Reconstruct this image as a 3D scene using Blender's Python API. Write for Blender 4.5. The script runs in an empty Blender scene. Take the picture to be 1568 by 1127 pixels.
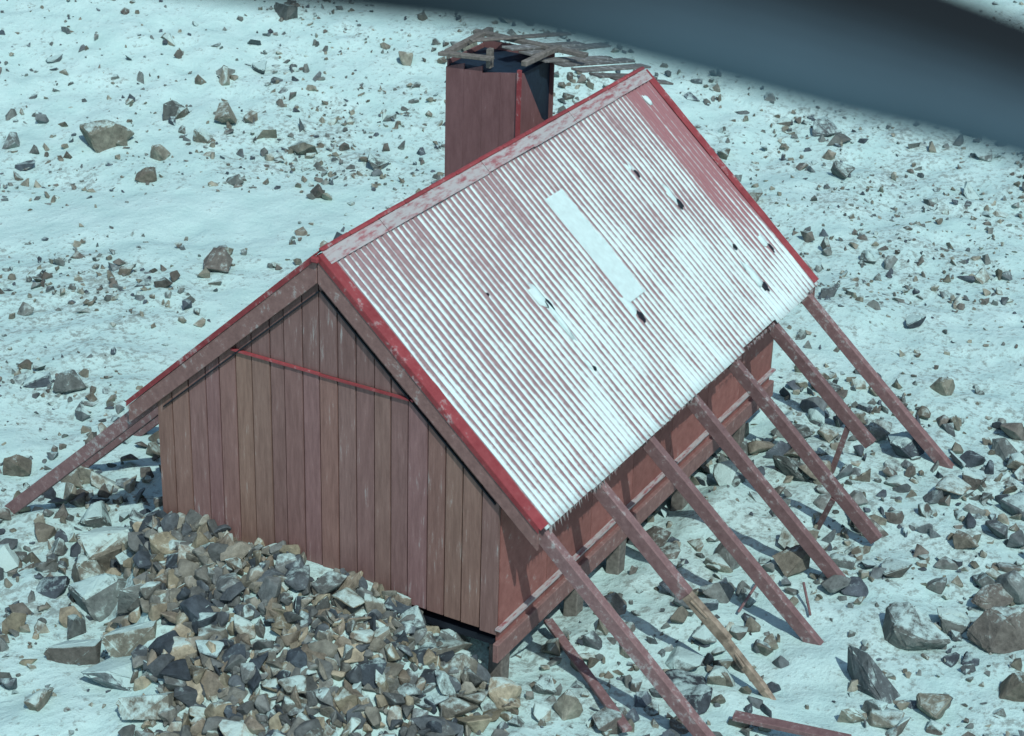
import bpy, bmesh, math, numpy as np
from mathutils import Vector, Matrix
rng=np.random.default_rng(7)
sc=bpy.context.scene
G=3.3
T=.909; A=1.948; L=5.605; W=1.589; WL=1.64; COS=1/math.sqrt(1+T*T); SIN=T*COS; S=A/COS
# ---------------------------------------------------------------- noise
_lat=rng.random((256,256))
def vn(x,y):
    x=np.asarray(x,float);y=np.asarray(y,float)
    xi=np.floor(x).astype(int);yi=np.floor(y).astype(int);fx=x-xi;fy=y-yi
    fx=fx*fx*(3-2*fx);fy=fy*fy*(3-2*fy)
    g=lambda a,b:_lat[a%256,b%256]
    return (g(xi,yi)*(1-fx)+g(xi+1,yi)*fx)*(1-fy)+(g(xi,yi+1)*(1-fx)+g(xi+1,yi+1)*fx)*fy
def fbm(x,y,o=4):
    s=0;a=.5;t=0
    for i in range(o):
        s=s+a*vn(x*2**i+17.3*i,y*2**i+5.1*i);t+=a;a*=.5
    return s/t
def ss(a,b,x):
    t=np.clip((np.asarray(x,float)-a)/(b-a),0,1);return t*t*(3-2*t)
def mound(x,y):
    yl=2.0+np.clip(x,-3,0)*.80
    return ss(-2.3,-.2,x)*ss(1.0,.2,x)*ss(-1.75,-.4,y)*(1-ss(-.25,.35,y-yl))
def drift(x,y):
    t=(y-8.0)+(x-5.0)*1.35
    return np.exp(-((t-1.2)/1.5)**2)*ss(3.5,6,y)
def H(x,y):
    x=np.asarray(x,float);y=np.asarray(y,float)
    r=np.hypot(x-2.5,y)
    h=.30*(fbm(x*.35,y*.35,4)-.5)*ss(1,6,r)+(1-.7*drift(x,y))*(.17*(fbm(x*1.6,y*1.6,3)-.5)+.07*(fbm(x*4.3+9,y*4.3,2)-.5))
    d=x*.8+y*.45-8
    h=h+.13*np.clip(d,0,None)**1.05*ss(0,6,d)
    h=h+6*ss(60,300,d)*fbm(x*.01,y*.01,3)*2
    h=h+.54*mound(x,y)
    h=h-.12*ss(-.3,.3,x)*ss(6,5.5,x)*ss(-1.9,-1.5,y)*ss(-.2,-1.0,y)
    return h
# ---------------------------------------------------------------- materials
def mat(name):
    m=bpy.data.materials.new(name);m.use_nodes=True
    nt=m.node_tree;b=nt.nodes['Principled BSDF'];b.inputs['Specular IOR Level'].default_value=.25;return m,nt,b
def noise(nt,scale,det=5,rough=.6,vec=None):
    n=nt.nodes.new('ShaderNodeTexNoise');n.inputs['Scale'].default_value=scale;n.inputs['Detail'].default_value=det;n.inputs['Roughness'].default_value=rough
    if vec is not None: nt.links.new(vec,n.inputs['Vector'])
    return n.outputs['Fac']
def ramp(nt,fac,stops):
    r=nt.nodes.new('ShaderNodeValToRGB');nt.links.new(fac,r.inputs['Fac'])
    e=r.color_ramp.elements
    while len(e)<len(stops): e.new(.5)
    for i,(p,c) in enumerate(stops):
        e[i].position=p
        e[i].color=(c,c,c,1) if not hasattr(c,'__len__') else (*c,1)
    return r.outputs['Color']
def mix(nt,f,a,b,mode='MIX'):
    m=nt.nodes.new('ShaderNodeMix');m.data_type='RGBA';m.blend_type=mode
    for s,v in ((0,f),(6,a),(7,b)):
        if isinstance(v,bpy.types.NodeSocket): nt.links.new(v,m.inputs[s])
        elif s==0: m.inputs[0].default_value=v
        else: m.inputs[s].default_value=(*v,1)
    return m.outputs[2]
def mth(nt,op,a,b=0,clamp=False):
    m=nt.nodes.new('ShaderNodeMath');m.operation=op;m.use_clamp=clamp
    for i,v in enumerate((a,b)):
        if isinstance(v,bpy.types.NodeSocket): nt.links.new(v,m.inputs[i])
        else: m.inputs[i].default_value=v
    return m.outputs[0]
def bump(nt,b,h,st,dist=.02):
    n=nt.nodes.new('ShaderNodeBump');n.inputs['Strength'].default_value=st;n.inputs['Distance'].default_value=dist
    nt.links.new(h,n.inputs['Height']);nt.links.new(n.outputs[0],b.inputs['Normal'])
def coord(nt,k='Object'): return nt.nodes.new('ShaderNodeTexCoord').outputs[k]
def attr(nt,name,out='Color'):
    a=nt.nodes.new('ShaderNodeAttribute');a.attribute_name=name;return a.outputs[out]
def mapping(nt,v,sx,sy,sz):
    m=nt.nodes.new('ShaderNodeMapping');m.inputs['Scale'].default_value=(sx,sy,sz);nt.links.new(v,m.inputs['Vector']);return m.outputs[0]
SNOW=(.51,.77,.74)
def m_ground():
    m,nt,b=mat('snowy_ground');c=coord(nt)
    mid=noise(nt,1.6,5,.62,c);fine=noise(nt,13,5,.7,c)
    snow=mix(nt,ramp(nt,mid,[(.3,0),(.7,1)]),(.45,.71,.68),(.56,.81,.78))
    dirt=mix(nt,fine,(.13,.18,.175),(.25,.30,.26))
    g=attr(nt,'gravel','Fac')
    t=mth(nt,'ADD',mth(nt,'MULTIPLY',fine,.75),mth(nt,'MULTIPLY',mid,.25))
    t=mth(nt,'ADD',t,mth(nt,'MULTIPLY',g,.10))
    f=ramp(nt,t,[(.59,0),(.69,.72)])
    nt.links.new(mix(nt,f,snow,dirt),b.inputs['Base Color'])
    b.inputs['Roughness'].default_value=.9
    hh=mth(nt,'ADD',mth(nt,'MULTIPLY',mid,1.5),mth(nt,'MULTIPLY',fine,.45))
    bump(nt,b,hh,.55,.09)
    return m
def m_rock():
    m,nt,b=mat('weathered_rock');c=coord(nt)
    tint=attr(nt,'tint')
    n1=noise(nt,10,5,.7,c)
    col=mix(nt,1.0,tint,ramp(nt,n1,[(.3,.5),(.72,1.35)]),'MULTIPLY')
    geo=nt.nodes.new('ShaderNodeNewGeometry');sx=nt.nodes.new('ShaderNodeSeparateXYZ');nt.links.new(geo.outputs['Normal'],sx.inputs[0])
    sn=mth(nt,'ADD',mth(nt,'MULTIPLY',sx.outputs[2],.45),mth(nt,'MULTIPLY',n1,.9))
    sn=mth(nt,'ADD',sn,attr(nt,'dust','Fac'))
    f=ramp(nt,sn,[(.82,0),(1.0,.75)])
    nt.links.new(mix(nt,f,col,SNOW),b.inputs['Base Color'])
    b.inputs['Roughness'].default_value=.9
    bump(nt,b,n1,.8,.03)
    return m
def m_paint(name,c1,c2,frost=.0,rough=.7,sc_=(1,1,1),chip=.64):
    m,nt,b=mat(name);c=coord(nt)
    v=mapping(nt,c,*sc_)
    n1=noise(nt,5,7,.7,v);n2=noise(nt,30,4,.6,v)
    n0=noise(nt,1.3,3,.5,c)
    col=mix(nt,ramp(nt,n1,[(.3,0),(.7,1)]),c1,c2)
    tint=attr(nt,'tint')
    col=mix(nt,1.0,col,tint,'MULTIPLY')
    f=mth(nt,'ADD',n1,mth(nt,'MULTIPLY',n0,.35))
    f=ramp(nt,f,[(chip+.17-frost,0),(chip+.33-frost,.7)])
    col=mix(nt,f,col,(.44,.53,.52))
    nt.links.new(col,b.inputs['Base Color']);b.inputs['Roughness'].default_value=rough
    bump(nt,b,mth(nt,'ADD',n1,mth(nt,'MULTIPLY',n2,.4)),.35,.008)
    return m
def m_roof():
    m,nt,b=mat('frosted_corrugated_iron')
    uv=nt.nodes.new('ShaderNodeUVMap');uv.uv_map='sheet'
    sp=nt.nodes.new('ShaderNodeSeparateXYZ');nt.links.new(uv.outputs[0],sp.inputs[0])
    crest=attr(nt,'crest','Fac')
    u0=sp.outputs[0];v0=sp.outputs[1]
    lo=noise(nt,1.0,4,.6,uv.outputs[0])
    st=noise(nt,1,5,.65,mapping(nt,uv.outputs[0],9,1.1,1))
    fi=noise(nt,22,5,.7,uv.outputs[0])
    vs=mth(nt,'DIVIDE',v0,S);un=mth(nt,'DIVIDE',u0,L)
    cov=mth(nt,'MULTIPLY',mth(nt,'SUBTRACT',lo,.5),1.4)
    cov=mth(nt,'ADD',cov,mth(nt,'MULTIPLY',mth(nt,'SUBTRACT',st,.5),1.5))
    cov=mth(nt,'ADD',cov,mth(nt,'MULTIPLY',mth(nt,'SUBTRACT',fi,.5),.7))
    cov=mth(nt,'ADD',cov,mth(nt,'MULTIPLY',vs,.50))
    cov=mth(nt,'ADD',cov,mth(nt,'MULTIPLY',un,.14))
    cov=mth(nt,'ADD',cov,.20)
    far=ramp(nt,un,[(.885,0),(.905,1)])
    far=mth(nt,'MULTIPLY',far,ramp(nt,vs,[(.55,1),(.88,.1)]))
    cov=mth(nt,'SUBTRACT',cov,mth(nt,'MULTIPLY',far,.62))
    f=mth(nt,'SUBTRACT',mth(nt,'ADD',cov,.28),mth(nt,'MULTIPLY',crest,.95))
    f=ramp(nt,f,[(-.0,.14),(.45,1)])
    paint=mix(nt,ramp(nt,fi,[(.3,0),(.7,1)]),(.17,.07,.08),(.27,.125,.135))
    paint=mix(nt,far,paint,(.25,.05,.065))
    col=mix(nt,f,paint,(.61,.79,.78))
    nt.links.new(col,b.inputs['Base Color']);b.inputs['Roughness'].default_value=.7
    bump(nt,b,fi,.2,.006)
    return m
def m_plain(name,c,rough=.6,var=.25,sc_=12,tint=False):
    m,nt,b=mat(name);o=coord(nt)
    n=noise(nt,sc_,5,.6,o)
    c2=tuple(x*(1-var) for x in c);c3=tuple(min(1,x*(1+var)) for x in c)
    col=mix(nt,ramp(nt,n,[(.3,0),(.7,1)]),c2,c3)
    if tint: col=mix(nt,1.0,col,attr(nt,'tint'),'MULTIPLY')
    nt.links.new(col,b.inputs['Base Color'])
    b.inputs['Roughness'].default_value=rough
    bump(nt,b,n,.25,.01)
    return m
MG=m_ground();MR=m_rock();MROOF=m_roof()
MGAB=m_paint('faded_red_weatherboard',(.165,.10,.088),(.27,.172,.152),sc_=(6,6,.7),chip=.62)
MSIDE=m_paint('side_cladding_red',(.21,.088,.075),(.31,.145,.125),sc_=(2,2,2),frost=.0)
MSHAFT=m_paint('shaft_cladding',(.15,.08,.08),(.22,.125,.125),sc_=(3,3,.8),frost=-.02)
MBARGE=m_paint('barge_brown',(.16,.098,.09),(.26,.165,.15),frost=.04,sc_=(3,3,3))
MRAF=m_paint('rafter_red_brown',(.145,.09,.09),(.25,.168,.165),frost=.08,sc_=(3,3,3))
MRED=m_paint('red_flashing',(.23,.038,.045),(.32,.08,.085),frost=.06,sc_=(2,2,2))
MPINK=m_paint('frosted_ridge_flashing',(.28,.10,.11),(.40,.24,.25),frost=.28,sc_=(1.2,5,5))
MDARK=m_plain('dark_gap',(.012,.018,.026))
MWOOD=m_plain('bare_grey_timber',(.17,.17,.15),.9,.4,20)
MYEL=m_plain('splintered_timber',(.27,.235,.18),.9,.5,14)
MSNOW=m_plain('packed_snow',(.58,.78,.76),.8,.08,14)
MTIN=m_paint('weathered_lid_board',(.11,.125,.12),(.19,.195,.18),frost=.12,sc_=(3,3,3))
# ---------------------------------------------------------------- mesh helpers
class MB:
    def __init__(s): s.v=[];s.f=[];s.c=[];s.n=0
    def add(s,v,f,tint=(1,1,1)):
        v=np.asarray(v,float);s.v.append(v)
        for q in f: s.f.append([i+s.n for i in q]);s.c.append(tint)
        s.n+=len(v)
    def box(s,p0,p1,w,h,up=(0,0,1),tint=None):
        p0=Vector(p0);p1=Vector(p1);d=(p1-p0).normalized();u=Vector(up)
        r=d.cross(u).normalized();u=r.cross(d)
        vs=[]
        for p in (p0,p1):
            for a,b in ((-1,-1),(1,-1),(1,1),(-1,1)): vs.append(p+r*a*w/2+u*b*h/2)
        if tint is None: t=.85+.3*rng.random();tint=(t,t,t)
        s.add(vs,[(0,3,2,1),(4,5,6,7),(0,1,5,4),(1,2,6,5),(2,3,7,6),(3,0,4,7)],tint)
    def prism(s,poly,x0,x1,tint=None):
        n=len(poly)
        if tint is None: t=.85+.3*rng.random();tint=(t,t,t)
        vs=[(x0,y,z) for y,z in poly]+[(x1,y,z) for y,z in poly]
        s.add(vs,[tuple(range(n)),tuple(range(2*n-1,n-1,-1))]+[(i,i+n,(i+1)%n+n,(i+1)%n) for i in range(n)],tint)
    def prismy(s,poly,y0,y1,tint=(1,1,1)):
        n=len(poly)
        vs=[(x,y0,z) for x,z in poly]+[(x,y1,z) for x,z in poly]
        s.add(vs,[tuple(range(n)),tuple(range(2*n-1,n-1,-1))]+[(i,i+n,(i+1)%n+n,(i+1)%n) for i in range(n)],tint)
    def obj(s,name,m,parent=None,bev=0,smooth=False):
        me=bpy.data.meshes.new(name);me.from_pydata(np.concatenate(s.v).tolist(),[],s.f);me.update()
        ca=me.color_attributes.new('tint','FLOAT_COLOR','CORNER')
        cnt=np.array([len(q) for q in s.f]);c=np.repeat(np.c_[np.array(s.c),np.ones(len(s.c))],cnt,axis=0)
        ca.data.foreach_set('color',c.ravel())
        me.materials.append(m)
        o=bpy.data.objects.new(name,me);sc.collection.objects.link(o)
        bm=bmesh.new();bm.from_mesh(me);bmesh.ops.recalc_face_normals(bm,faces=bm.faces);bm.to_mesh(me);bm.free()
        if smooth:
            for p in me.polygons:p.use_smooth=True
        if bev:
            mo=o.modifiers.new('b','BEVEL');mo.width=bev;mo.segments=1
        if parent:o.parent=parent
        return o
def empty(name):
    e=bpy.data.objects.new(name,None);sc.collection.objects.link(e);return e
# ---------------------------------------------------------------- ground
def axis(lo,hi,c0,c1,st):
    a=list(np.arange(c0,c1,st));x=c1;s=st
    while x<hi: a.append(x);s*=1.18;x+=s
    a.append(hi);x=c0;s=st;b=[]
    while x>lo: s*=1.18;x-=s;b.append(x)
    return np.array(b[::-1]+a)
xs=axis(-400,600,-4,24,.08);ys=axis(-500,500,-8,17,.08)
X,Y=np.meshgrid(xs,ys,indexing='ij');Z=H(X,Y)
def gravel(x,y):
    d=fbm(x*.33+3,y*.33+9,4)
    g=ss(.36,.60,d)
    return np.clip(.34+.66*g-1.0*drift(x,y),0,1)
nx,ny=X.shape
idx=np.arange(nx*ny).reshape(nx,ny)
F=np.stack([idx[:-1,:-1],idx[1:,:-1],idx[1:,1:],idx[:-1,1:]],-1).reshape(-1,4)
me=bpy.data.meshes.new('ground');me.vertices.add(nx*ny);me.vertices.foreach_set('co',np.stack([X,Y,Z],-1).ravel())
me.loops.add(F.size);me.loops.foreach_set('vertex_index',F.ravel());me.polygons.add(len(F))
me.polygons.foreach_set('loop_start',np.arange(len(F))*4);me.update();me.validate()
a=me.attributes.new('gravel','FLOAT','POINT');a.data.foreach_set('value',gravel(X,Y).ravel())
me.polygons.foreach_set('use_smooth',np.ones(len(F),bool))
me.materials.append(MG);go=bpy.data.objects.new('snowy_ground',me);sc.collection.objects.link(go)
# ---------------------------------------------------------------- camera
C=np.array([-11.7654,-7.9882,5.7943+G]);D=np.array([.79646,.42807,-.42709]);R=np.array([.48446,-.8744,.02705]);U=np.array([.36187,.22845,.9038]);FL=3111.3
cd=bpy.data.cameras.new('camera');co=bpy.data.objects.new('camera',cd);sc.collection.objects.link(co);sc.camera=co
co.matrix_world=Matrix(((R[0],U[0],-D[0],C[0]),(R[1],U[1],-D[1],C[1]),(R[2],U[2],-D[2],C[2]),(0,0,0,1)))
cd.sensor_width=36;cd.lens=36*FL/1568;cd.clip_end=2000;cd.clip_start=.05
cd.dof.use_dof=True;cd.dof.focus_distance=18.5;cd.dof.aperture_fstop=4.0
def gp(px,py):
    v=D+(px-784)/FL*R-(py-563.5)/FL*U
    k=C[2]/-v[2]
    for _ in range(25):
        p=C+k*v;k+= (p[2]-float(H(p[0],p[1])))/-v[2]*.8
    p=C+k*v;return p[0],p[1],k/FL
# ---------------------------------------------------------------- rocks
def hull(n,seed,sub=0):
    r=np.random.default_rng(seed);bm=bmesh.new()
    p=r.normal(size=(n,3));p/=np.linalg.norm(p,axis=1)[:,None];p*=r.uniform(.75,1.08,(n,1))
    for q in p: bm.verts.new(q*np.array([1,.82,.62]))
    bmesh.ops.convex_hull(bm,input=bm.verts)
    for v in [v for v in bm.verts if not v.link_faces]: bm.verts.remove(v)
    if sub:
        bmesh.ops.bevel(bm,geom=bm.edges[:],offset=.05,segments=1,affect='EDGES',profile=.6,clamp_overlap=True)
        if sub>1:
            bmesh.ops.triangulate(bm,faces=bm.faces)
            bmesh.ops.subdivide_edges(bm,edges=bm.edges[:],cuts=2)
            for v in bm.verts: v.co*= 1+r.normal()*.02
        for v in bm.verts:
            e=(v.co.x**2+(v.co.y/.82)**2+(v.co.z/.62)**2)**.5
            if e>1.1: v.co*=1.1/e
    bmesh.ops.triangulate(bm,faces=bm.faces)
    bm.verts.index_update()
    V=np.array([v.co[:] for v in bm.verts]);Fq=np.array([[v.index for v in f.verts] for f in bm.faces]);bm.free()
    return V,Fq
LIBS=[hull(int(n),i) for i,n in enumerate([8,9,10,11,9,8,10,9,12,8,9,10])]
LIBB=[hull(int(n),50+i,1) for i,n in enumerate([9,10,12,13,11,10,12,11,10,14])]
LIBX=[hull(int(n),80+i,2) for i,n in enumerate([10,12,14,11,13,12])]
PAL=np.array([[.19,.23,.215],[.14,.18,.185],[.23,.25,.20],[.20,.205,.165],[.09,.12,.14],[.27,.29,.235],[.16,.20,.19],[.16,.165,.145]])
def rocks(name,items,lib,pal=PAL,dust=0.,dv=.08):
    VV=[];FF=[];CC=[];DD=[];n=0
    for it in items:
        x,y,s=it[:3];sink=it[3] if len(it)>3 else .15;ez=it[4] if len(it)>4 else 0
        V,Fq=lib[rng.integers(len(lib))]
        q=rng.normal(size=4);q/=np.linalg.norm(q)
        if s>.16:
            ang=rng.uniform(0,6.28);ti=rng.normal(0,.3);ca,sa=math.cos(ang),math.sin(ang);ct,st=math.cos(ti),math.sin(ti)
            Rm=np.array([[ca,-sa,0],[sa,ca,0],[0,0,1]])@np.array([[1,0,0],[0,ct,-st],[0,st,ct]])
        else:
            w,a_,b_,c_=q
            Rm=np.array([[1-2*(b_*b_+c_*c_),2*(a_*b_-w*c_),2*(a_*c_+w*b_)],[2*(a_*b_+w*c_),1-2*(a_*a_+c_*c_),2*(b_*c_-w*a_)],[2*(a_*c_-w*b_),2*(b_*c_+w*a_),1-2*(a_*a_+b_*b_)]])
        v=(V*rng.uniform(.75,1.25,3)*s)@Rm.T
        z=float(H(x,y))+s*(.5-sink*2)*.8+ez
        v=v+np.array([x,y,z]);VV.append(v);FF.append(Fq+n);n+=len(v)
        c=pal[rng.integers(len(pal))]*rng.uniform(.65,1.25)
        CC.append(np.tile([*c,1],(len(v),1)));DD.append(np.full(len(v),dust+rng.normal(0,dv)))
    VV=np.concatenate(VV);FF=np.concatenate(FF)
    me=bpy.data.meshes.new(name);me.vertices.add(len(VV));me.vertices.foreach_set('co',VV.ravel())
    me.loops.add(FF.size);me.loops.foreach_set('vertex_index',FF.ravel());me.polygons.add(len(FF));me.polygons.foreach_set('loop_start',np.arange(len(FF))*3)
    me.update();me.validate()
    me.polygons.foreach_set('use_smooth',np.zeros(len(me.polygons),bool))
    ca=me.color_attributes.new('tint','FLOAT_COLOR','POINT');ca.data.foreach_set('color',np.concatenate(CC).ravel())
    da=me.attributes.new('dust','FLOAT','POINT');da.data.foreach_set('value',np.concatenate(DD))
    me.materials.append(MR);o=bpy.data.objects.new(name,me);sc.collection.objects.link(o);return o
def inside(x,y): return (x>-.1)&(x<5.8)&(y>-1.7)&(y<1.8)
def field(n,med,sg,lo,hi,p,seedoff):
    x=rng.uniform(-4,34,n);y=rng.uniform(-10,26,n)
    cl=fbm(x*.9+seedoff,y*.9,3)
    keep=rng.random(n)<gravel(x,y)*np.clip((cl-.33)*3.2,0.08,1)*p
    dd=(x-C[0])*R[0]+(y-C[1])*R[1];ff=(x-C[0])*D[0]+(y-C[1])*D[1]
    keep&=(np.abs(dd)<ff*.34+2)&~inside(x,y)&(mound(x,y)<.3)
    x=x[keep];y=y[keep];s=np.clip(np.exp(rng.normal(np.log(med),sg,len(x))),lo,hi)
    return list(zip(x,y,s,rng.uniform(.06,.27,len(x))))
rocks('field_stones',field(70000,.032,.38,.015,.08,.85,3),LIBS,dust=.0)
rocks('larger_field_rocks',field(46000,.070,.40,.04,.27,.75,40),LIBS,dust=.03,dv=.11)
it=[]
for i in range(3900):
    xx=rng.uniform(-2.8,.0);yy=rng.uniform(-2.0,2.6)
    e=fbm(xx*1.5+4,yy*1.5,2)
    m=float(ss(-2.7,-1.4,xx)*ss(-2.1,-1.3,yy)*(1-ss(-.1,.25,yy-(2.0+xx*.80))))
    if rng.random()>m*.97+.04: continue
    if e>.53+.25*float(ss(-1.5,-.9,xx)): continue
    it.append((xx,yy,float(np.clip(np.exp(rng.normal(np.log(.086),.38)),.04,.19)),rng.uniform(-.12,.3)))
PR=np.array([[.22,.24,.20],[.28,.28,.20],[.16,.19,.18],[.10,.13,.14],[.34,.33,.24],[.19,.215,.19],[.23,.22,.17],[.06,.085,.10],[.14,.17,.165],[.26,.275,.225]])
rocks('rubble_pile',it,LIBB,PR,-.05,.12)
it=[]
for i in range(1100):
    xx=rng.uniform(-.4,6.8);yy=rng.uniform(-4.8,-1.4)
    if rng.random()>.6 or fbm(xx*1.3,yy*1.3+7,2)>.57: continue
    it.append((xx,yy,float(np.clip(np.exp(rng.normal(np.log(.085),.5)),.03,.27)),rng.uniform(.0,.28)))
for i in range(260):
    it.append((rng.uniform(-.6,6),rng.uniform(1.5,3.6),rng.uniform(.05,.18),.1))
for i in range(300):
    it.append((rng.uniform(.1,5.6),rng.uniform(-1.5,1.5),rng.uniform(.06,.16),.1))
rocks('rocks_beside_hut',it,LIBB,dust=.03,dv=.12)
big=[(160,222,92),(262,178,55),(310,215,50),(345,180,50),(465,235,48),(225,275,48),(245,240,42),(575,255,48),(485,300,34),(335,410,60),(110,595,68),(60,590,55),(25,720,70),(160,740,60),(400,110,36),(620,95,40),(700,75,36),
(440,25,55),(1265,205,64),(1490,300,52),(1290,270,48),(1110,240,36),(1215,720,74),(1195,785,45),(1330,805,75),(1215,870,82),(1120,860,74),(1145,925,44),(1335,1045,135),(1395,985,115),(1540,985,130),(1520,920,74),(1475,835,60),(1490,740,56),(1380,690,70),(1345,665,56),(1265,600,54),(1550,1065,76),(1430,1095,84),(870,1090,64),(835,1060,58),(905,985,46),(690,990,84),(630,965,70),(580,985,56),(1370,880,60),(1440,600,50),(1540,700,56),(80,905,74),(60,1080,64),(1460,960,66),(1300,1100,64),(140,690,44),(1500,430,44),(1400,500,44),(1330,400,40),(1050,1060,60),(960,1000,50),(40,480,36),(250,440,36),(560,470,30)]
it=[]
for px,py,d in big:
    X_,Y_,k=gp(px,py);it.append((X_,Y_,d*k*.56,.10))
rocks('boulders',it,LIBX,PAL*.95,.06,.1)
it=[]
for px,py,d in ((182,855,135),(160,930,125),(185,1030,130),(140,890,100),(120,1010,100),(215,920,90),(230,1090,100),(205,985,90),(150,800,80)):
    X_,Y_,k=gp(px,py);it.append((X_,Y_,d*k*.56,.10))
rocks('snow_dusted_boulders',it,LIBX,PAL,.17,.06)
# ---------------------------------------------------------------- hut
hut=empty('red_wooden_hut')
def rz(y): return G-abs(y)*T
for xf,nm,sg in ((.018,'gable_wall',-1),(L-.03,'rear_gable_wall',1)):
    bd=MB();ZS=2.31
    nb=20;ed=np.linspace(-W,WL,nb+1)
    ed[1:-1]+=rng.normal(0,.008,nb-1)
    for i in range(nb):
        y0,y1=ed[i]+.006,ed[i+1]-.006
        zb=.46+rng.uniform(-.03,.03)
        tp=lambda y: rz(y)-.07
        t=.86+.26*rng.random();tint=(t,t*rng.uniform(.95,1.07),t*rng.uniform(.93,1.07))
        off=rng.uniform(0,.008)
        xa,xb=(xf-off,xf+.02) if sg<0 else (xf,xf+.02+off)
        if min(tp(y0),tp(y1))>ZS+.03:
            bd.prism([(y0,zb),(y1,zb),(y1,ZS-.004),(y0,ZS-.004)],xa,xb,tint)
            pl=[(y0,ZS),(y1,ZS),(y1,tp(y1))]+([(0,tp(0))] if y0<0<y1 else [])+[(y0,tp(y0))]
            t=.78+.2*rng.random()
            bd.prism(pl,xa+.004,xb+.004,(t,t*1.02,t*1.06))
        else:
            bd.prism([(y0,zb),(y1,zb),(y1,tp(y1)),(y0,tp(y0))],xa,xb,tint)
    bd.obj(nm,MGAB,hut)
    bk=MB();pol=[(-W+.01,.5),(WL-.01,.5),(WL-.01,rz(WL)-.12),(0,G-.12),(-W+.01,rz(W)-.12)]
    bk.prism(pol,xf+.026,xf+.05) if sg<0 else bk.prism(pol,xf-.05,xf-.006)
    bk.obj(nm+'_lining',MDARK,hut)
st=MB()
st.box((.0,.86,2.315),(.0,.02,2.308),.022,.018);st.box((-.001,.02,2.303),(-.001,-.83,2.300),.022,.016)
st.obj('drip_strip',MRED,hut)
sw=MB();nP=7
for sg,w in ((-1,W),(1,WL)):
    for i in range(nP):
        x0=.045+i*(L-.09)/nP+.004;x1=.045+(i+1)*(L-.09)/nP-.004
        sw.box((x0,sg*(w-.012),(.30+rz(w)-.05)/2),(x1,sg*(w-.012),(.30+rz(w)-.05)/2),.024,rz(w)-.05-.30)
sw.obj('side_walls',MSIDE,hut)
be=MB()
for sg,w in ((-1,W),(1,WL)):
    be.box((-.02,sg*(w+.012),.31),(L,sg*(w+.012),.31),.05,.17)
be.obj('bottom_plates',MBARGE,hut,.006)
lg=MB();lg.box((.0,-W-.02,.515),(L,-W-.02,.515),.05,.018);lg.obj('frosted_ledge',MPINK,hut)
fl=MB();fl.box((.06,0,.36),(L-.06,0,.36),3.1,.06);fl.obj('floor',MDARK,hut)
pl=MB()
for xx in (.15,1.45,2.25,3.6,4.9):
    for yy in (-W+.05,WL-.05,0):
        pl.box((xx,yy,-.2),(xx+.02,yy,.33),.13,.13,up=(0,1,0))
pl.obj('floor_piles',MWOOD,hut,.01)
bb=MB()
for sg,aa in ((-1,A),(1,1.90)):
    for x0,x1 in ((-.045,-.012),(L+.0,L+.035)):
        d=.15
        bb.prism([(sg*.004,G-.012),(sg*aa,G-aa*T-.012),(sg*aa,G-aa*T-.012-d*1.1),(sg*.004,G-.012-d*1.35)],x0,x1,(1,1,1))
bb.obj('barge_boards',MBARGE,hut,.004)
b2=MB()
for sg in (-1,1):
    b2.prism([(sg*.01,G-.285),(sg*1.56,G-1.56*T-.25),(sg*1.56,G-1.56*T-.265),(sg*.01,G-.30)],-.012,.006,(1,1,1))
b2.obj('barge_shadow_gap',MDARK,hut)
pitch=.0757;seg=10;nc=int(L/pitch)
us=np.linspace(0,L,nc*seg+1);rows=24
for sg,aa,nm in ((-1,A,'roof_sheets_right'),(1,1.90,'roof_sheets_left')):
    vsd=np.linspace(.05,aa/COS+.03,rows)
    UU,VV=np.meshgrid(us,vsd,indexing='ij')
    cr=.5+.5*np.cos(2*np.pi*UU/pitch)
    off=.022*cr+.014*(vn(UU*1.3,VV*1.5+40*sg)-.5)+.004*(np.floor(UU/.76)%2)
    VV2=VV+np.where(VV>aa/COS,1,0)*.05*(vn(np.floor(UU/.76)*3.3,VV*0)-.5)
    yy=sg*(VV2*COS+off*SIN);zz=G-VV2*SIN+off*COS
    nx,ny=UU.shape;idx=np.arange(nx*ny).reshape(nx,ny)
    Fq=np.stack([idx[:-1,:-1],idx[1:,:-1],idx[1:,1:],idx[:-1,1:]],-1).reshape(-1,4)
    if sg>0: Fq=Fq[:,::-1]
    me=bpy.data.meshes.new(nm);me.from_pydata(np.stack([UU,yy,zz],-1).reshape(-1,3).tolist(),[],Fq.tolist())
    uvl=me.uv_layers.new(name='sheet');li=np.empty(len(me.loops),int);me.loops.foreach_get('vertex_index',li)
    uvl.data.foreach_set('uv',np.stack([UU.ravel()[li],VV.ravel()[li]],-1).ravel())
    a=me.attributes.new('crest','FLOAT','POINT');a.data.foreach_set('value',cr.ravel())
    me.polygons.foreach_set('use_smooth',np.ones(len(me.polygons),bool))
    me.materials.append(MROOF);o=bpy.data.objects.new(nm,me);sc.collection.objects.link(o);o.parent=hut
    sl=o.modifiers.new('s','SOLIDIFY');sl.thickness=.003;sl.offset=-1
fm=MB();pk=MB()
def slab(mb,sg,x0,x1,s0,s1,lift,th,n=10,jx=0):
    ja=0
    for i in range(n):
        a=s0+(s1-s0)*i/n;b=s0+(s1-s0)*(i+1)/n;jb=rng.normal(0,jx)
        P=[]
        for xx,s_ in ((x0,a),(x1+ja,a),(x1+jb,b),(x0,b)):
            for l in (lift,lift+th): P.append((xx,sg*(s_*COS+l*SIN),G-s_*SIN+l*COS))
        t=.9+.2*rng.random()
        mb.add(P,[(0,2,4,6),(1,7,5,3),(0,1,3,2),(2,3,5,4),(4,5,7,6),(6,7,1,0)],(t,t,t));ja=jb
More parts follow.
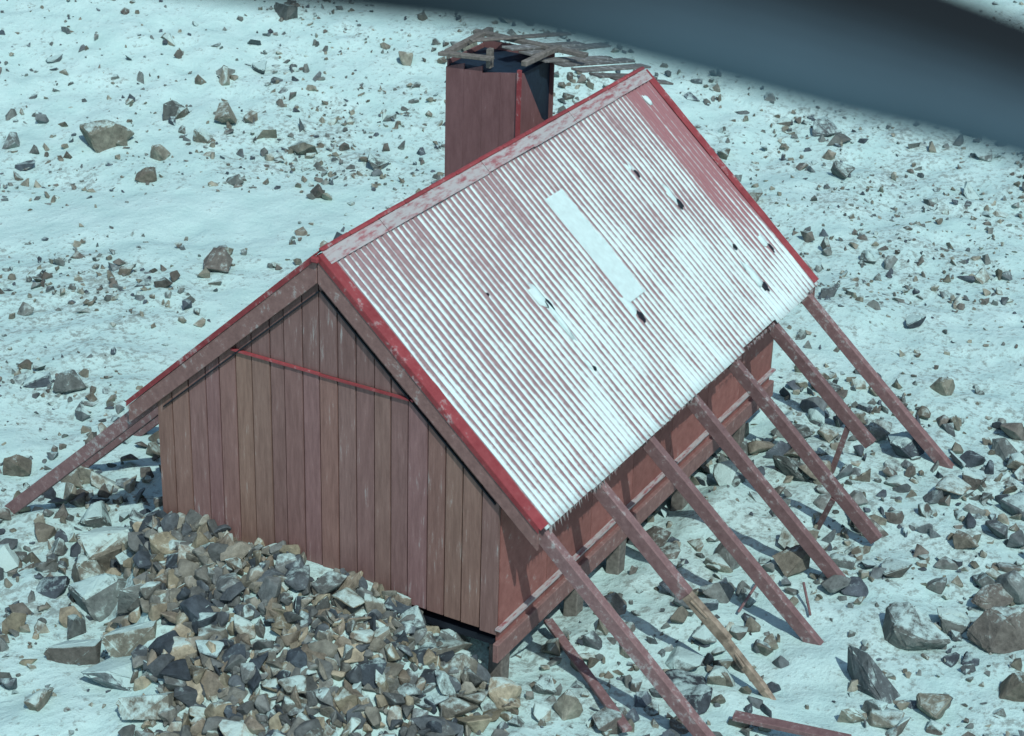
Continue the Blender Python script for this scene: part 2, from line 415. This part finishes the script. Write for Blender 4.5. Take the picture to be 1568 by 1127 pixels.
for sg,aa in ((-1,A),(1,1.90)):
    slab(fm,sg,-.05,.065,.0,aa/COS+.01,.026,.006,16,.004)
    slab(fm,sg,L-.07,L+.04,.0,aa/COS+.0,.028,.006,16,.004)
    fm.prism([(sg*.004,G+.036),(sg*(aa+.01),G-aa*T+.032),(sg*(aa+.01),G-aa*T-.018),(sg*.004,G-.018)],-.056,-.051,(.8,.8,.8))
for sg in (-1,1):
    for i in range(7):
        slab(pk,sg,i*L/7+.004*(i%2),(i+1)*L/7,-.01,.105+.012*rng.random(),.033+.003*(i%2),.004,1)
fm.obj('rake_flashing',MRED,hut);pk.obj('ridge_cap',MPINK,hut)
rr=MB()
for i in range(14):
    rr.box((i*L/14,rng.normal(0,.003),G+.045),((i+1)*L/14-.006,0,G+.045),.045,.03)
rr.box((-.09,.0,G-.01),(-.05,.0,G-.01),.07,.05)
rr.obj('ridge_roll',MRED,hut,.012)
fr=MB()
for i in range(260):
    xx=rng.uniform(0,L);ln=rng.uniform(.01,.04)*(1+1.0*(xx<1.2));y_=-(A+.022+rng.uniform(-.01,.012));z_=G-A*T-.018;r_=rng.uniform(.006,.014)
    vs=[(xx+r_,y_,z_),(xx-r_*.5,y_+r_,z_),(xx-r_*.5,y_-r_,z_),(xx+rng.normal(0,.006),y_-ln*.25,z_-ln)]
    fr.add(vs,[(0,1,2),(0,3,1),(1,3,2),(2,3,0)],(1,1,1))
fr.obj('eave_frost',MPINK,hut)
rf=MB();ye=[4.1,3.9,3.88,3.64,3.43,2.98,3.56];yl=[3.48,3.4,3.6,3.3,3.5,3.4,3.5]
brk=MB()
def bent(mb,P0,P1,w,h,up,k=.012):
    """beam in three slightly misaligned lengths so edges are not ruler-straight"""
    P0=Vector(P0);P1=Vector(P1);n=5;b=rng.normal(0,k)
    prev=P0
    vs=[];d=(P1-P0).normalized();u=Vector(up);r=d.cross(u).normalized();u=r.cross(d)
    for i in range(n+1):
        t=i/n;p=P0.lerp(P1,t)+r*(b*4*t*(1-t)+rng.normal(0,.002))-u*(abs(b)*3*t*(1-t))
        for a_,b_ in ((-1,-1),(1,-1),(1,1),(-1,1)): vs.append(p+r*a_*(w/2+rng.normal(0,.0015))+u*b_*(h/2+rng.normal(0,.0015)))
    fs=[(0,3,2,1),tuple(4*n+q for q in (0,1,2,3))]
    for i in range(n):
        for q in range(4): fs.append((4*i+q,4*i+(q+1)%4,4*i+4+(q+1)%4,4*i+4+q))
    t=.85+.3*rng.random();mb.add(vs,fs,(t,t,t))
for i in range(7):
    xx=.094+i*.898
    if i==6: xx-=.03
    for sg,e in ((-1,ye[i]),(1,yl[i])):
        st_=1.0
        up=(0,sg*SIN,COS)
        j=rng.normal(0,.03)
        P0=(xx,sg*st_,G-st_*T-.118);P1=(xx+j,sg*e,G-e*T-.118)
        if i==1 and sg<0:
            m_=2.75
            rf.box(P0,(xx,-m_,G-m_*T-.118),.085,.12,up)
            pm=[(2.70,.0),(3.1,.018),(3.45,-.012),(3.9,.02)]
            for a in range(3):
                (ya,da),(yb,db)=pm[a],pm[a+1]
                brk.box((xx+da,-ya,G-ya*T-.11),(xx+db,-yb-.02,G-yb*T-.11),.065-.012*a,.09-.018*a,up)
                brk.box((xx+da+.03,-ya,G-ya*T-.08),(xx+db+.028,-yb+.1,G-yb*T-.085),.018,.03,up)
                brk.box((xx+da-.03,-ya-.1,G-(ya+.1)*T-.09),(xx+db-.04,-yb+.15,G-(yb-.15)*T-.07),.015,.02,up)
        else: bent(rf,P0,P1,.08,.115,up)
rf.obj('rafters',MRAF,hut,.006);brk.obj('broken_rafter_end',MYEL,hut,.004)
pr=MB()
for xx,y0 in ((3.65,-3.0),(4.62,-2.75)):
    pr.box((xx,-abs(y0),G-abs(y0)*T-.2),(xx+.12,y0+.18,-.1),.04,.05,up=(0,1,0))
pr.obj('rafter_props',MRAF,hut)
def rp(x,s,l=.03): return (x,-(s*COS+l*SIN),G-s*SIN+l*COS)
sk=MB();slab(sk,-1,2.80,3.13,.55,1.70,.020,.010,12,.012);sk.obj('roof_skylight_sheet',MSNOW,hut)
def blob(mb,x,s,rx,rs,h,l=.02,seed=0):
    r=np.random.default_rng(seed);vs=[];fs=[];n=12;m=4
    for j in range(m):
        ph=j/m*math.pi/2
        for i in range(n):
            th=2*math.pi*i/n;k=math.cos(ph)*(1+.18*r.normal())
            vs.append(rp(x+rx*k*math.cos(th),s+rs*k*math.sin(th),l+h*math.sin(ph)))
    vs.append(rp(x,s,l+h))
    for j in range(m-1):
        for i in range(n): fs.append((j*n+i,j*n+(i+1)%n,(j+1)*n+(i+1)%n,(j+1)*n+i))
    for i in range(n): fs.append(((m-1)*n+i,(m-1)*n+(i+1)%n,m*n))
    mb.add(vs,fs,(1,1,1))
sn=MB();hk=MB()
for k,(xx,vf,sz) in enumerate([(4.25,.27,.8),(4.5,.43,1.1),(4.8,.69,.6),(4.75,.84,1.2),(5.3,.76,.9),(2.8,.655,1.1),(1.85,.45,1.1),(1.8,.72,.5),(1.3,.35,.3)]):
    s_=vf*S
    blob(sn,xx,s_,.05*sz,.11*sz,.026*sz,.010,k);blob(hk,xx+.03*sz,s_+.11*sz,.034*sz,.058*sz,.020,.016,k+30)
blob(sn,1.86,.55*S,.025,.22,.03,.012,77);blob(sn,5.3,.1*S,.035,.06,.02,.012,78)
sn.obj('roof_snow_lumps',MSNOW,hut,smooth=True);hk.obj('roof_holes',MDARK,hut,smooth=True)
# ---------------------------------------------------------------- entrance shaft
tw=MB();x0,x1,y0,y1,zt=4.70,5.43,.88,1.69,G+.10
nb=4
for i in range(nb):
    a=y0+(y1-y0)*i/nb;b=y0+(y1-y0)*(i+1)/nb-.002
    tw.prism([(a,.3),(b,.3),(b,zt-.03-.08*rng.random()),(a,zt-.03-.05*rng.random())],x0,x0+.02,tuple([.94+.06*rng.random()]*3))
    tw.prism([(a,.3),(b,.3),(b,zt),(a,zt)],x1-.02,x1)
tw.box((x0+.022,y1-.01,(zt+.3)/2-.02),(x1-.022,y1-.01,(zt+.3)/2-.02),.02,zt-.34)
tw.prismy([(x0+.022,.3),(x1-.022,.3),(x1-.022,zt-.75),(x0+.50,zt-.62),(x0+.10,zt-.06),(x0+.022,zt-.05)],y0,y0+.02)
tw.obj('entrance_shaft_walls',MSHAFT,hut)
tk=MB();tk.box((x0+.03,(y0+y1)/2,1.9),(x1-.03,(y0+y1)/2,1.9),y1-y0-.07,2.85)
tk.obj('shaft_interior',m_plain('dark_blue_interior_shade',(.012,.028,.048)),hut)  # solid box, its dark colour paints the shade inside the shaft opening
tc=MB();tc.box((x0-.008,y0-.008,.3),(x0-.008,y0-.008,zt+.0),.035,.035,up=(0,1,0));tc.obj('shaft_corner_trim',MRED,hut)
tp=MB()
tp.box((x0-.03,y1+.05,zt+.03),(x0-.03,y0+.28,zt+.07),.09,.035);tp.box((x0+.05,y0-.02,zt+.05),(x1+.05,y0-.02,zt+.04),.06,.05)
tp.box((x0+.02,y1,zt+.03),(x1+.15,y1,zt+.06),.07,.05);tp.box((x1,y1+.1,zt+.06),(x1,y0-.35,zt+.02),.08,.04)
tp.box((x0+.3,y1-.1,zt+.1),(x1+.5,y0+.1,zt+.05),.09,.02)
tp.box((x0+.05,y0+.35,zt-.05),(x0+.05,y0+.35,zt+.14),.07,.05,up=(0,1,0))
tp.obj('shaft_top_planks',MWOOD,hut,.005)
ld=MB()
for i in range(7):
    yy=y0+.30-i*.15
    ld.box((x0+.28+.09*i+rng.uniform(-.04,.04),yy,zt+.09+.006*(i%2)-.05*i),(x1+.78+rng.uniform(-.15,.15),yy-.26,zt-.08-.05*i),.145,.02)
ld.obj('collapsed_lid_boards',MTIN,hut,.003)
# ---------------------------------------------------------------- loose planks
dk=MB()
def gpl(a,b,w,h,z0=.06,z1=.06,mb=dk):
    ax,ay,_=gp(*a);bx,by,_=gp(*b)
    mb.box((ax,ay,float(H(ax,ay))+z0),(bx,by,float(H(bx,by))+z1),w,h)
gpl((838,972),(960,1135),.08,.035,.14,.1);gpl((1122,1112),(1300,1150),.1,.04,.1,.1);gpl((1165,905),(1130,945),.02,.02,.15,.05);gpl((1228,915),(1240,950),.02,.02,.15,.05)
dk.obj('loose_planks',MRAF,None,.004)
# ---------------------------------------------------------------- aircraft strut
def cs(px,py,dist): return C+dist*(D+(px-784)/FL*R-(py-563.5)/FL*U)
pts=[(-900,-330,1.30,120),(-300,-190,1.27,110),(250,-110,1.24,100),(520,-82,1.22,98),(800,-58,1.2,108),(1050,-8,1.2,116),(1300,58,1.19,118),(1568,140,1.17,104),(1900,262,1.15,100),(2600,540,1.1,100)]
pts=np.array(pts,float)
tf=np.linspace(0,len(pts)-1,60)
def cr_(col):
    out=[]
    for t in tf:
        i=min(int(t),len(pts)-2);f=t-i;p=[pts[min(max(i+k,0),len(pts)-1),col] for k in (-1,0,1,2)]
        out.append(.5*((2*p[1])+(-p[0]+p[2])*f+(2*p[0]-5*p[1]+4*p[2]-p[3])*f*f+(-p[0]+3*p[1]-3*p[2]+p[3])*f**3))
    return np.array(out)
px,py,di,hw=[cr_(k) for k in range(4)]
cen=np.array([cs(a,b,c_) for a,b,c_ in zip(px,py,di)])
n=28;rings=[];dn=[]
for i in range(60):
    tg=cen[min(i+1,59)]-cen[max(i-1,0)];tg/=np.linalg.norm(tg)
    sd=np.cross(tg,D);sd/=np.linalg.norm(sd);dp=np.cross(sd,tg);hwm=hw[i]*di[i]/FL
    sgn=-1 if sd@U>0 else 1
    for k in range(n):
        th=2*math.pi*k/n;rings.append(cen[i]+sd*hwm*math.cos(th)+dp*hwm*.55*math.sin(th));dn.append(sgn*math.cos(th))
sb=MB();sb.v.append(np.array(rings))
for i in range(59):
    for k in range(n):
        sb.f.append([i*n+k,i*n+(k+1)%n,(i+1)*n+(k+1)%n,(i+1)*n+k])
        q=(dn[i*n+k]+dn[i*n+(k+1)%n])/2;m_=.35+2.6*float(ss(-.5,.8,q))*float(ss(18,38,i))+.3*float(ss(-.5,.8,q))  # lower faces tinted lighter, painting in light bounced up from the snow
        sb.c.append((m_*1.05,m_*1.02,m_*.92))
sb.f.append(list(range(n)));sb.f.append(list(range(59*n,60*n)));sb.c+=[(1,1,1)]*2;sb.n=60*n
so=sb.obj('aircraft_strut',m_plain('dark_blue_grey_paint_and_bounce',(.018,.033,.047),.9,.12,6,True),None,smooth=True)
# ---------------------------------------------------------------- light
l=Vector((.55,.60,-1.0)).normalized()
sd=bpy.data.lights.new('sun','SUN');sd.energy=2.6;sd.angle=math.radians(.5);sd.color=(1,.995,.965)
s_o=bpy.data.objects.new('sun',sd);sc.collection.objects.link(s_o);s_o.rotation_euler=l.to_track_quat('-Z','Y').to_euler()
w=bpy.data.worlds.new('World');sc.world=w;w.use_nodes=True;nt=w.node_tree
sky=nt.nodes.new('ShaderNodeTexSky');sky.sky_type='NISHITA';sky.sun_disc=False
sky.sun_elevation=math.asin(-l.z);sky.sun_rotation=math.atan2(-l.x,-l.y)
nt.links.new(sky.outputs[0],nt.nodes['Background'].inputs[0]);nt.nodes['Background'].inputs[1].default_value=.10
sc.view_settings.view_transform='Standard';sc.view_settings.look='None';sc.view_settings.exposure=0
